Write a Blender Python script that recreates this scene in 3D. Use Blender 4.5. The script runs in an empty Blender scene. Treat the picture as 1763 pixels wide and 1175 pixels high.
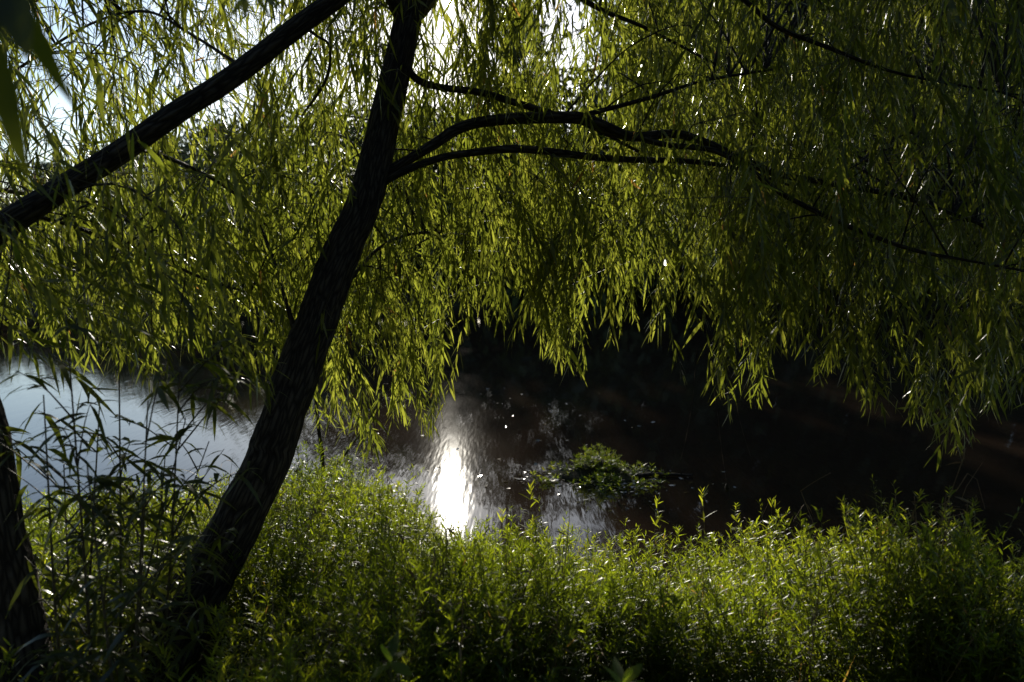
import bpy, math, random
import numpy as np
from mathutils import Vector, Matrix, noise

random.seed(7)
rng = np.random.default_rng(11)
sc = bpy.context.scene
COL = sc.collection
R = math.radians

# ------------------------------------------------------------------ camera
FPX = 1371.0                      # focal length in pixels of the 1763 px wide photograph (28 mm)
PITCH = R(5.87)
EYE = np.array([0.0, 0.0, 2.2])
cd = bpy.data.cameras.new('camera')
cam = bpy.data.objects.new('camera', cd)
COL.objects.link(cam)
cam.location = EYE
cam.rotation_euler = (R(90) - PITCH, 0, 0)
cd.lens = 28.0
cd.sensor_width = 36.0
cd.clip_start = 0.05
cd.clip_end = 2000
cd.dof.use_dof = True
cd.dof.focus_distance = 4.0
cd.dof.aperture_fstop = 2.8
cd.dof.aperture_blades = 8
sc.camera = cam

# ------------------------------------------------------------------ light
ELEV, AZ = R(17.16), R(-4.4)      # the sun stands a little left of straight ahead, just at the top of the frame
SUN = Vector((math.sin(AZ) * math.cos(ELEV), math.cos(AZ) * math.cos(ELEV), math.sin(ELEV)))
w = bpy.data.worlds.new('World')
sc.world = w
w.use_nodes = True
nt = w.node_tree
nt.nodes.clear()
sky = nt.nodes.new('ShaderNodeTexSky')
sky.sky_type = 'NISHITA'
sky.sun_disc = False
sky.sun_elevation = ELEV
sky.sun_rotation = AZ
sky.air_density = 1.0
sky.dust_density = 0.4
sky.ozone_density = 2.2
bg = nt.nodes.new('ShaderNodeBackground')
bg.inputs['Strength'].default_value = 0.115
nt.links.new(sky.outputs['Color'], bg.inputs['Color'])
wo = nt.nodes.new('ShaderNodeOutputWorld')
# the sun's own disc, drawn in the sky where the lamp shines from
tcw = nt.nodes.new('ShaderNodeTexCoord')
dot = nt.nodes.new('ShaderNodeVectorMath'); dot.operation = 'DOT_PRODUCT'
dot.inputs[1].default_value = SUN
cmp_ = nt.nodes.new('ShaderNodeMath'); cmp_.operation = 'GREATER_THAN'
cmp_.inputs[1].default_value = math.cos(R(0.30))
mul = nt.nodes.new('ShaderNodeMath'); mul.operation = 'MULTIPLY'; mul.inputs[1].default_value = 60.0
bg2 = nt.nodes.new('ShaderNodeBackground'); bg2.inputs['Color'].default_value = (1, .93, .8, 1)
add = nt.nodes.new('ShaderNodeAddShader')
nt.links.new(tcw.outputs['Generated'], dot.inputs[0]); nt.links.new(dot.outputs['Value'], cmp_.inputs[0])
nt.links.new(cmp_.outputs[0], mul.inputs[0]); nt.links.new(mul.outputs[0], bg2.inputs['Strength'])
nt.links.new(bg.outputs[0], add.inputs[0]); nt.links.new(bg2.outputs[0], add.inputs[1])
nt.links.new(add.outputs[0], wo.inputs['Surface'])

sd = bpy.data.lights.new('sun', 'SUN')
sd.energy = 5.0
sd.angle = R(0.53)
sd.color = (1.0, 0.93, 0.80)
so = bpy.data.objects.new('sun', sd)
COL.objects.link(so)
so.rotation_euler = SUN.to_track_quat('Z', 'Y').to_euler()
so.location = (-6, 60, 30)

sc.view_settings.view_transform = 'Standard'
sc.view_settings.look = 'None'
sc.view_settings.gamma = 1.0
sc.view_settings.exposure = 0.5
sc.render.engine = 'CYCLES'
cy = sc.cycles
cy.max_bounces = 6
cy.diffuse_bounces = 2
cy.glossy_bounces = 3
cy.transmission_bounces = 4
cy.transparent_max_bounces = 4
cy.caustics_reflective = False
cy.caustics_refractive = False
cy.sample_clamp_indirect = 3.0
cy.use_denoising = True


# ------------------------------------------------------------------ helpers
def P(x, y, d):
    """world point seen at photo pixel (x, y), at ground distance d in front of the camera"""
    a, b = (x - 881.5) / FPX, -(y - 587.5) / FPX
    c, s = math.cos(PITCH), math.sin(PITCH)
    v = np.array([a, c + s * b, -s + c * b])
    return EYE + v * (d / v[1])


def to_px(p):
    v = np.asarray(p) - EYE
    c, s_ = math.cos(PITCH), math.sin(PITCH)
    f = max(.05, v[1] * c - v[2] * s_)
    return 881.5 + FPX * v[0] / f, 587.5 - FPX * (v[1] * s_ + v[2] * c) / f, v[1]


def link(name, data, parent=None):
    o = bpy.data.objects.new(name, data)
    COL.objects.link(o)
    if parent is not None:
        o.parent = parent
    return o


def tag(o, label=None, cat=None, group=None, kind=None):
    if label: o['label'] = label
    if cat: o['category'] = cat
    if group: o['group'] = group
    if kind: o['kind'] = kind
    return o


def thing(name, label, cat, loc=(0, 0, 0), group=None):
    o = link(name, None)
    o.location = loc
    return tag(o, label, cat, group)


class MB:
    """collects vertices and quads; builds ONE mesh object"""
    def __init__(self, origin=(0, 0, 0)):
        self.v, self.f, self.m, self.a, self.b, self.n = [], [], [], [], [], 0
        self.o = np.array(origin, float)

    def add(self, v, f, mat=0, var=0.5, along=None):
        v = np.asarray(v, float).reshape(-1, 3)
        f = np.asarray(f, np.int64).reshape(-1, 4)
        self.v.append(v)
        self.f.append(f + self.n)
        self.m.append(np.full(len(f), mat, np.int32))
        self.a.append(np.broadcast_to(np.asarray(var, float), (len(v),)).copy())
        self.b.append(v if along is None else np.asarray(along, float).reshape(-1, 3))
        self.n += len(v)

    def build(self, name, mats, parent=None):
        v = np.concatenate(self.v) - self.o
        f = np.concatenate(self.f)
        me = bpy.data.meshes.new(name)
        me.vertices.add(len(v))
        me.vertices.foreach_set('co', v.astype(np.float32).ravel())
        me.loops.add(f.size)
        me.loops.foreach_set('vertex_index', f.astype(np.int32).ravel())
        me.polygons.add(len(f))
        me.polygons.foreach_set('loop_start', np.arange(0, f.size, 4, dtype=np.int32))
        me.polygons.foreach_set('material_index', np.concatenate(self.m))
        at = me.attributes.new('var', 'FLOAT', 'POINT')
        at.data.foreach_set('value', np.concatenate(self.a).astype(np.float32))
        at = me.attributes.new('along', 'FLOAT_VECTOR', 'POINT')
        at.data.foreach_set('vector', np.concatenate(self.b).astype(np.float32).ravel())
        me.update(calc_edges=True)
        me.polygons.foreach_set('use_smooth', np.ones(len(f), bool))
        for m in mats:
            me.materials.append(m)
        return link(name, me, parent)


def unit(v):
    return v / np.maximum(np.linalg.norm(v, axis=-1, keepdims=True), 1e-9)


def spline(pts, n):
    """Catmull-Rom through rows (any number of columns), n samples"""
    p = np.asarray(pts, float)
    p = np.vstack([2 * p[0] - p[1], p, 2 * p[-1] - p[-2]])
    k = len(p) - 3
    t = np.linspace(0, k, n)
    i = np.minimum(t.astype(int), k - 1)
    u = (t - i)[:, None]
    a, b, c, d = p[i], p[i + 1], p[i + 2], p[i + 3]
    return 0.5 * (2 * b + (c - a) * u + (2 * a - 5 * b + 4 * c - d) * u ** 2 + (3 * b - a - 3 * c + d) * u ** 3)


def tube(mb, pts, rad, sides=6, mat=0, var=0.5, bark=0.0, seed=0.0):
    pts = np.asarray(pts, float)
    n = len(pts)
    rad = np.broadcast_to(np.asarray(rad, float), (n,))
    tan = unit(np.gradient(pts, axis=0))
    ref = np.array([0.31, 0.87, 0.38])
    a = unit(np.cross(tan, ref))
    b = np.cross(tan, a)
    th = np.linspace(0, 2 * math.pi, sides, endpoint=False)
    rr = np.repeat(rad[:, None], sides, 1).copy()
    if bark:
        s = np.concatenate([[0], np.cumsum(np.linalg.norm(np.diff(pts, axis=0), axis=1))])
        for i in range(n):
            for j in range(sides):
                q = Vector((math.cos(th[j]) * 2.3, math.sin(th[j]) * 2.3, s[i] * 2.2 + seed))
                rid = 1 - abs(noise.noise(Vector((q.x * 3.2, q.y * 3.2, q.z * 2.0)))) * 2
                fine = noise.noise(Vector((q.x * 7, q.y * 7, q.z * 7)))
                big = noise.noise(Vector((q.x * .5, q.y * .5, q.z * .9)))
                rr[i, j] *= 1 + bark * (0.55 * rid + 0.35 * fine) + 0.09 * big - bark * .3
    v = pts[:, None, :] + rr[:, :, None] * (np.cos(th)[None, :, None] * a[:, None, :] + np.sin(th)[None, :, None] * b[:, None, :])
    i, j = np.meshgrid(np.arange(n - 1), np.arange(sides), indexing='ij')
    j2 = (j + 1) % sides
    f = np.stack([i * sides + j, i * sides + j2, (i + 1) * sides + j2, (i + 1) * sides + j], -1).reshape(-1, 4)
    arc = np.concatenate([[0], np.cumsum(np.linalg.norm(np.diff(pts, axis=0), axis=1))]) + seed
    R0 = max(float(rad.mean()), .004)
    al = np.stack([np.broadcast_to(np.cos(th) * R0, (n, sides)), np.broadcast_to(np.sin(th) * R0, (n, sides)), np.broadcast_to(arc[:, None], (n, sides))], -1)
    mb.add(v, f, mat, var, al)


SEC = np.array([0.0, 0.18, 0.45, 0.75, 1.0])
WID = np.array([0.12, 0.78, 1.0, 0.6, 0.03])


def leaves(mb, base, d, nrm, L, W, droop=0.3, side=0.0, mat=0, var=0.5, sec=SEC, wid=WID):
    """many lance-shaped leaves at once, each a curved blade"""
    base, d, nrm = (np.asarray(q, float) for q in (base, d, nrm))
    N = len(base)
    if N == 0:
        return
    L = np.broadcast_to(L, (N,)); W = np.broadcast_to(W, (N,))
    droop = np.broadcast_to(droop, (N,)); side = np.broadcast_to(side, (N,)); var = np.broadcast_to(var, (N,))
    d = unit(d)
    x = unit(np.cross(d, nrm))
    K = len(sec)
    t = sec[None, :, None]
    Ln = L[:, None, None]
    c = base[:, None, :] + d[:, None, :] * (t * Ln) + x[:, None, :] * (side[:, None, None] * t ** 2 * Ln)
    c = c + np.array([0, 0, -1.0]) * (droop[:, None, None] * t ** 2 * Ln)
    # the blade twists a little along its length
    tw = rng.normal(0, 0.5, N)[:, None, None] * t
    nn = np.cross(x, d)
    xx = x[:, None, :] * np.cos(tw) + nn[:, None, :] * np.sin(tw)
    off = xx * (wid[None, :, None] * W[:, None, None] * 0.5)
    v = np.stack([c - off, c + off], 2).reshape(N, K * 2, 3)
    k = np.arange(K - 1)
    q = np.stack([2 * k, 2 * k + 1, 2 * k + 3, 2 * k + 2], -1)
    f = (q[None] + (np.arange(N) * K * 2)[:, None, None]).reshape(-1, 4)
    mb.add(v, f, mat, np.repeat(var, K * 2))


def nodes_mat(name):
    m = bpy.data.materials.new(name)
    m.use_nodes = True
    t = m.node_tree
    t.nodes.clear()
    out = t.nodes.new('ShaderNodeOutputMaterial')
    return m, t, out


def leaf_mat(name, stops, trans, trans_fac=0.5, rough=0.36, spec=0.5):
    """thin leaf: a glossy face that also lets light through; 'var' is each leaf's own tint"""
    m, t, out = nodes_mat(name)
    at = t.nodes.new('ShaderNodeAttribute'); at.attribute_name = 'var'
    r1 = t.nodes.new('ShaderNodeValToRGB'); r2 = t.nodes.new('ShaderNodeValToRGB')
    for r, k in ((r1, stops), (r2, trans)):
        e = r.color_ramp.elements
        while len(e) < len(k): e.new(0.5)
        for i, (p, c) in enumerate(k):
            e[i].position = p; e[i].color = (*c, 1)
        t.links.new(at.outputs['Fac'], r.inputs['Fac'])
    p = t.nodes.new('ShaderNodeBsdfPrincipled')
    p.inputs['Roughness'].default_value = rough
    p.inputs['Specular IOR Level'].default_value = spec
    t.links.new(r1.outputs['Color'], p.inputs['Base Color'])
    tr = t.nodes.new('ShaderNodeBsdfTranslucent')
    t.links.new(r2.outputs['Color'], tr.inputs['Color'])
    mx = t.nodes.new('ShaderNodeMixShader')
    mx.inputs[0].default_value = trans_fac
    t.links.new(p.outputs[0], mx.inputs[1]); t.links.new(tr.outputs[0], mx.inputs[2])
    t.links.new(mx.outputs[0], out.inputs['Surface'])
    return m


def noise_mat(name, c1, c2, scale, rough=0.9, bump=0.0, detail=6, stretch=(1, 1, 1), spec=0.3, dist=0.02):
    m, t, out = nodes_mat(name)
    tc = t.nodes.new('ShaderNodeTexCoord'); mp = t.nodes.new('ShaderNodeMapping')
    mp.inputs['Scale'].default_value = stretch
    n = t.nodes.new('ShaderNodeTexNoise'); n.inputs['Scale'].default_value = scale; n.inputs['Detail'].default_value = detail
    r = t.nodes.new('ShaderNodeValToRGB')
    r.color_ramp.elements[0].position = .3; r.color_ramp.elements[1].position = .7
    r.color_ramp.elements[0].color = (*c1, 1); r.color_ramp.elements[1].color = (*c2, 1)
    p = t.nodes.new('ShaderNodeBsdfPrincipled')
    p.inputs['Roughness'].default_value = rough
    p.inputs['Specular IOR Level'].default_value = spec
    t.links.new(tc.outputs['Object'], mp.inputs['Vector']); t.links.new(mp.outputs[0], n.inputs['Vector'])
    t.links.new(n.outputs['Fac'], r.inputs['Fac']); t.links.new(r.outputs['Color'], p.inputs['Base Color'])
    if bump:
        b = t.nodes.new('ShaderNodeBump'); b.inputs['Strength'].default_value = bump; b.inputs['Distance'].default_value = dist
        t.links.new(n.outputs['Fac'], b.inputs['Height']); t.links.new(b.outputs[0], p.inputs['Normal'])
    t.links.new(p.outputs[0], out.inputs['Surface'])
    return m


def bark_mat():
    """furrowed willow bark: long ridges running along the wood"""
    m, t, out = nodes_mat('willow_bark')
    at = t.nodes.new('ShaderNodeAttribute'); at.attribute_name = 'along'
    mp = t.nodes.new('ShaderNodeMapping'); mp.inputs['Scale'].default_value = (1, 1, .16)
    v = t.nodes.new('ShaderNodeTexVoronoi'); v.feature = 'DISTANCE_TO_EDGE'; v.inputs['Scale'].default_value = 62
    wn = t.nodes.new('ShaderNodeTexNoise'); wn.inputs['Scale'].default_value = 20; wn.inputs['Detail'].default_value = 4
    ad = t.nodes.new('ShaderNodeVectorMath'); ad.operation = 'MULTIPLY_ADD'; ad.inputs[1].default_value = (.03, .03, .03)
    n = t.nodes.new('ShaderNodeTexNoise'); n.inputs['Scale'].default_value = 70; n.inputs['Detail'].default_value = 8
    t.links.new(at.outputs['Vector'], mp.inputs['Vector']); t.links.new(mp.outputs[0], wn.inputs['Vector'])
    t.links.new(wn.outputs['Color'], ad.inputs[0]); t.links.new(mp.outputs[0], ad.inputs[2])
    t.links.new(ad.outputs[0], v.inputs['Vector']); t.links.new(at.outputs['Vector'], n.inputs['Vector'])
    r = t.nodes.new('ShaderNodeValToRGB')
    r.color_ramp.elements[0].color = (.016, .012, .009, 1); r.color_ramp.elements[0].position = .02
    r.color_ramp.elements[1].color = (.085, .068, .050, 1); r.color_ramp.elements[1].position = .30
    mx = t.nodes.new('ShaderNodeMath'); mx.operation = 'MULTIPLY_ADD'; mx.inputs[1].default_value = .35
    t.links.new(n.outputs['Fac'], mx.inputs[0]); t.links.new(v.outputs['Distance'], mx.inputs[2])
    t.links.new(v.outputs['Distance'], r.inputs['Fac'])
    b = t.nodes.new('ShaderNodeBump'); b.inputs['Strength'].default_value = 1.0; b.inputs['Distance'].default_value = .018
    t.links.new(mx.outputs[0], b.inputs['Height'])
    p = t.nodes.new('ShaderNodeBsdfPrincipled'); p.inputs['Roughness'].default_value = .85; p.inputs['Specular IOR Level'].default_value = .25
    t.links.new(r.outputs['Color'], p.inputs['Base Color']); t.links.new(b.outputs[0], p.inputs['Normal'])
    t.links.new(p.outputs[0], out.inputs['Surface'])
    return m


M = {}
M['willow'] = leaf_mat('willow_leaf',
    [(0, (.026, .036, .008)), (.5, (.048, .060, .012)), (.93, (.085, .09, .018)), (1, (.17, .10, .02))],
    [(0, (.12, .145, .012)), (.5, (.28, .325, .028)), (.93, (.50, .52, .06)), (1, (.55, .30, .06))], .52, .34, .5)
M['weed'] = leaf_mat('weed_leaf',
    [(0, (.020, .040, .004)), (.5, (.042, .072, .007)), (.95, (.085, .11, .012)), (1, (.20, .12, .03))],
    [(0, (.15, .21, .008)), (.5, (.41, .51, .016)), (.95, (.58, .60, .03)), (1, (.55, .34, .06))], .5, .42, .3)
M['broad'] = leaf_mat('broad_leaf', [(0, (.03, .06, .006)), (1, (.08, .12, .015))], [(0, (.14, .24, .012)), (1, (.46, .56, .035))], .55, .6, .25)
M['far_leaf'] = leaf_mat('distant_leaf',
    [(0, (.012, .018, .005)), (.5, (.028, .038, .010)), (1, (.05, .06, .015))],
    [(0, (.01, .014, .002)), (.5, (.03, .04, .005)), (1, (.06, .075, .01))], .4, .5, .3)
M['haze_leaf'] = leaf_mat('hazed_far_leaf',  # distance haze is put into these paler, greyer leaf colours
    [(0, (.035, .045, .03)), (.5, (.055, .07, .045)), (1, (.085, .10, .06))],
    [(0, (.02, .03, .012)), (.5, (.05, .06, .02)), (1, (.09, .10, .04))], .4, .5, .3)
M['bark'] = noise_mat('bark', (.030, .024, .018), (.105, .088, .068), 9, .88, .7, 9, (1, 1, .3), .35, .02)
M['bark'] = bark_mat()
M['twig'] = noise_mat('twig_bark', (.035, .028, .016), (.09, .07, .035), 30, .6, 0, 3, (1, 1, 1), .5)
M['stem'] = noise_mat('weed_stem', (.035, .050, .012), (.085, .080, .025), 25, .6, 0, 3, (1, 1, 1), .4)
M['dry'] = noise_mat('dry_plant', (.10, .065, .03), (.24, .17, .085), 25, .8, 0, 4)
M['stone'] = noise_mat('stone', (.16, .11, .07), (.34, .25, .17), 14, .9, .6, 8, (1, 1, 1), .3, .01)


# ------------------------------------------------------------------ the land and the river
def shore(x):
    """distance of the near water's edge for each x"""
    return np.interp(x, [-12, -4.2, -2.6, -2.1, -1.7, -1.1, -.75, -.42, -.1, .35, .9, 1.6, 2.0, 2.6, 3.4, 12],
                        [6.6, 6.2, 5.7, 5.9, 6.3, 6.5, 6.3, 5.35, 5.15, 5.0, 4.75, 5.35, 4.8, 4.2, 3.8, 3.0])


def far_shore(x):
    return 38 + 2.0 * np.sin(x * .13 + .4) + .8 * np.sin(x * .41)


def ground_z(x, y):
    s = shore(x)
    near = np.clip((s - y) * 0.24, -1.2, .62 + .012 * np.maximum(0, s - y))
    f = far_shore(x)
    far = np.clip((y - f) * .22, -1.2, 1.0) + np.clip((y - f - 5) * .012, 0, 1.5)
    return np.where(y < 20, near, far)


gx = np.concatenate([np.linspace(-400, -14, 22), np.linspace(-12, 12, 97), np.linspace(14, 400, 22)])
gy = np.concatenate([np.linspace(-60, -4, 8), np.linspace(-3, 9, 61), np.linspace(11, 30, 6), np.linspace(34, 56, 45), np.linspace(60, 700, 20)])
X, Y = np.meshgrid(gx, gy)
Z = ground_z(X, Y)
for i in range(X.shape[0]):
    for j in range(X.shape[1]):
        Z[i, j] += .06 * noise.noise(Vector((X[i, j] * .9, Y[i, j] * .9, 0)))
nx_, ny_ = len(gx), len(gy)
i, j = np.meshgrid(np.arange(ny_ - 1), np.arange(nx_ - 1), indexing='ij')
mb = MB()
mb.add(np.stack([X, Y, Z], -1), np.stack([i * nx_ + j, i * nx_ + j + 1, (i + 1) * nx_ + j + 1, (i + 1) * nx_ + j], -1))
M['soil'] = noise_mat('soil', (.012, .010, .006), (.040, .038, .016), 3.5, 1.0, .8, 10, (1, 1, 1), .05, .05)
tag(mb.build('ground', [M['soil']]), 'dark muddy river banks under the weeds and the trees', kind='structure')


def water_mat():
    m, t, out = nodes_mat('river_water')
    tc = t.nodes.new('ShaderNodeTexCoord')
    p = t.nodes.new('ShaderNodeBsdfPrincipled')
    p.inputs['Roughness'].default_value = .04
    p.inputs['IOR'].default_value = 1.33
    p.inputs['Base Color'].default_value = (.022, .014, .009, 1)
    hs = []
    for scale, st, det in ((1.1, (1.5, .7, 1), 2), (14.0, (1.6, .2, 1), 1)):
        mp = t.nodes.new('ShaderNodeMapping'); mp.inputs['Scale'].default_value = st
        n = t.nodes.new('ShaderNodeTexNoise'); n.inputs['Scale'].default_value = scale; n.inputs['Detail'].default_value = det
        t.links.new(tc.outputs['Object'], mp.inputs['Vector']); t.links.new(mp.outputs[0], n.inputs['Vector'])
        hs.append(n)
    b1 = t.nodes.new('ShaderNodeBump'); b1.inputs['Strength'].default_value = .08; b1.inputs['Distance'].default_value = .02
    b2 = t.nodes.new('ShaderNodeBump'); b2.inputs['Strength'].default_value = .17; b2.inputs['Distance'].default_value = .006
    t.links.new(hs[0].outputs['Fac'], b1.inputs['Height']); t.links.new(hs[1].outputs['Fac'], b2.inputs['Height'])
    t.links.new(b1.outputs[0], b2.inputs['Normal']); t.links.new(b2.outputs[0], p.inputs['Normal'])
    t.links.new(p.outputs[0], out.inputs['Surface'])
    return m


mb = MB()
mb.add([(-380, 1.5, 0), (380, 1.5, 0), (380, 52, 0), (-380, 52, 0)], [(0, 1, 2, 3)])
tag(mb.build('river', [water_mat()]), 'still dark brown river water reflecting sky and trees', kind='structure')


# ------------------------------------------------------------------ trees across the river
def far_tree_proto(H, Wd, trunk_r, leafm, seed, low=.18, nclus=60, per=95, lean=0.0, squat=False):
    r = np.random.default_rng(seed)
    tr = MB()
    pts = [(0, 0, -.4)]
    for k in range(1, 7):
        h = H * .9 * k / 6
        pts.append((lean * h + r.normal(0, .02) * H * .6, r.normal(0, .015) * H, h))
    ax = spline(pts, 24)
    tube(tr, ax, np.linspace(trunk_r, .04, 24), 10, 0)
    cr = MB()
    for c in range(nclus):
        t = r.uniform(low, 1.0)
        prof = math.sin(math.pi * min(1, (t - low) / (1 - low) * .86 + .14)) ** .7
        rad = Wd * .5 * prof * math.sqrt(r.uniform(.05, 1)) * r.uniform(.75, 1.2)
        an = r.uniform(0, 2 * math.pi)
        base = ax[min(23, int(t * 20))]
        cen = np.array([base[0] + rad * math.cos(an), base[1] + rad * math.sin(an), H * t * r.uniform(.94, 1.0)])
        if rad > Wd * .12:
            st = ax[max(1, min(23, int((t - .16) * 22)))]
            mid = (st + cen) / 2 + np.array([0, 0, -.03 * H])
            tube(tr, spline([st, mid, cen], 6), np.linspace(.05 * trunk_r / .25, .012, 6), 4, 0)
        size = r.uniform(.55, 1.15) * Wd * .13
        pos = cen + r.normal(0, 1, (per, 3)) * size * np.array([1, 1, .62])
        d = unit(r.normal(0, 1, (per, 3)) + np.array([0, 0, -.5]))
        nn = unit(r.normal(0, 1, (per, 3)) + np.array([0, 0, .6]))
        s = r.uniform(.22, .46, per)
        leaves(cr, pos, d, nn, s, s * r.uniform(.4, .7, per), .2, r.normal(0, .2, per), 0,
               np.clip(r.normal(.5, .2) + r.normal(0, .15, per), 0, 1), np.array([0, .4, 1.]), np.array([.3, 1, .1]))
    return tr, cr


protos = {}


def far_tree(key, loc, scale, rot, label, group=None, name='tree', cat='tree', **kw):
    t = thing(name, label, cat, loc, group)
    t.rotation_euler.z = rot
    t.scale = scale
    if key not in protos:
        tr, cr = far_tree_proto(**kw)
        protos[key] = (tr.build('trunk', [M['bark']], t), cr.build('crown', [M[kw['leafm']]], t))
    else:
        for q in protos[key]:
            c = q.copy(); COL.objects.link(c); c.parent = t
    return t


def place_far(px, elev, Y, key, label, group=None, wscale=1.0):
    """a tree at ground distance Y whose top stands elev degrees above the horizon"""
    x = (px - 881.5) / FPX * Y * 1.005
    g = float(ground_z(np.array(x), np.array(float(Y))))
    H = EYE[2] + math.hypot(x, Y) * math.tan(R(elev)) - g
    kw = KINDS[key]
    s = H / kw['H']
    return far_tree(key, (x, Y, g), (s * wscale, s * wscale, s), random.uniform(0, 6.28), label, group, **kw)


KINDS = {
    'round': dict(H=12, Wd=9, trunk_r=.28, leafm='far_leaf', seed=1),
    'tall': dict(H=16, Wd=9, trunk_r=.36, leafm='far_leaf', seed=2, low=.12, nclus=80),
    'loose': dict(H=11, Wd=8, trunk_r=.25, leafm='far_leaf', seed=3, low=.22, nclus=42, per=80),
    'slim': dict(H=14, Wd=5.2, trunk_r=.25, leafm='far_leaf', seed=8, low=.10, nclus=64),
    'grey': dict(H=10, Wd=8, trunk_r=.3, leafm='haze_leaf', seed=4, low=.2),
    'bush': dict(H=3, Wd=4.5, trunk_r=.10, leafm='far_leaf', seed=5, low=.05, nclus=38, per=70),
}
G1 = 'dark trees on the far bank behind the willow curtain'
G2 = 'grey green trees beyond the far bank on the left'
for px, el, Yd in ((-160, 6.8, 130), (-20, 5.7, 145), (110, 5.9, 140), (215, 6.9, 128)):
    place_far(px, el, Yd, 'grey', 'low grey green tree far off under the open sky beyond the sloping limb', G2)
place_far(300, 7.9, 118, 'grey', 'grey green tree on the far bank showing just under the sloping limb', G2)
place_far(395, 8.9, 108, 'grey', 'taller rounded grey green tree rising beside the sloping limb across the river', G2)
SAME = 'dark tree on the far bank hidden behind hanging willow leaves'
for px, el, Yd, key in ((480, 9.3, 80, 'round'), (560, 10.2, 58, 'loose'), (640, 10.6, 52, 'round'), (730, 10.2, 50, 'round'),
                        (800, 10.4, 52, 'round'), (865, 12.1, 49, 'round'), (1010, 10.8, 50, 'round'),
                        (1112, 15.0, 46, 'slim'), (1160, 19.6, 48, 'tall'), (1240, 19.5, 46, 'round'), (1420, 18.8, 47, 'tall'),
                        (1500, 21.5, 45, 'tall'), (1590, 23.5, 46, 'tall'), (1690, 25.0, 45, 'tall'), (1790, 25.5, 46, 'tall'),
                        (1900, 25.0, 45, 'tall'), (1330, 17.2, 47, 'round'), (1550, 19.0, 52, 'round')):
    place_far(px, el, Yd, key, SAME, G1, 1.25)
place_far(903, 17.4, 46, 'slim', SAME, G1, .72)
place_far(1150, 18.5, 44, 'tall', SAME, G1, .8)
# unseen trees added behind the camera to block the low sky light
for bx, by, sc_, key in ((-9, -7, .8, 'round'), (-3.5, -10, .9, 'tall'), (2.5, -9, .85, 'round'), (8, -8, .9, 'tall'), (14, -4, .8, 'round'), (-14, -3, .75, 'round')):
    far_tree(key, (bx, by, .6), (sc_ * 1.3, sc_ * 1.3, sc_), random.uniform(0, 6), 'unseen tree added on the near bank behind the viewer to block sky light',
             'unseen trees added on the near bank against sky light', **KINDS[key])
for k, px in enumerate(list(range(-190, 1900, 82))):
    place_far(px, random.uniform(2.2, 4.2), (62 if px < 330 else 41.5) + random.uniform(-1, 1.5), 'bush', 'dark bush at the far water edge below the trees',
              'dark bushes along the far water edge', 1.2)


# ------------------------------------------------------------------ the willows
BOTTOM = np.array([(-200, 600), (0, 615), (60, 600), (140, 640), (200, 665), (260, 640), (330, 600), (400, 590), (470, 640), (520, 650), (560, 760),
                   (600, 805), (650, 770), (690, 740), (725, 735), (745, 790), (765, 650), (795, 610), (830, 565), (870, 560), (885, 590), (905, 545), (945, 640),
                   (960, 660), (1000, 645), (1040, 560), (1060, 635), (1085, 540), (1120, 600), (1150, 640), (1190, 712), (1250, 720), (1300, 700), (1345, 640),
                   (1385, 590), (1415, 690), (1440, 640), (1470, 765), (1510, 700), (1560, 740), (1600, 790), (1660, 820), (1700, 720), (1763, 810), (2000, 830)], float)
HOLES = [(165, 85, 36, 75), (70, 272, 50, 36), (378, 188, 42, 34), (520, 62, 36, 26), (772, -3, 26, 36), (972, 62, 26, 48),
         (1375, 8, 60, 32), (340, 25, 40, 24), (120, 200, 20, 34)]


def in_hole(x, y, g=1.0):
    return any(((x - a) / (c * g * 1.12)) ** 2 + ((y - b) / (e * g * 1.12)) ** 2 < 1 for a, b, c, e in HOLES)


class Branch:
    """one limb of a willow with the boughs, twigs and leaves that hang from it"""
    def __init__(self, rows, label=None, sides=10, bark=.10, ext=None):
        # rows: (px, py, distance, thickness in photo pixels)
        p = np.array([np.append(P(x, y, d), t * .5 * d / FPX) for x, y, d, t in rows])
        n = max(12, len(rows) * 7)
        self.c = spline(p, n)
        self.c[:, 3] = np.maximum(self.c[:, 3], .002)
        self.label, self.sides, self.bark = label, sides, bark
        self.wood, self.leaf = MB(self.c[0, :3]), MB(self.c[0, :3])
        tube(self.wood, self.c[:, :3], self.c[:, 3], sides, 0, .5, bark, random.uniform(0, 50))
        self.count = 0


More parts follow.
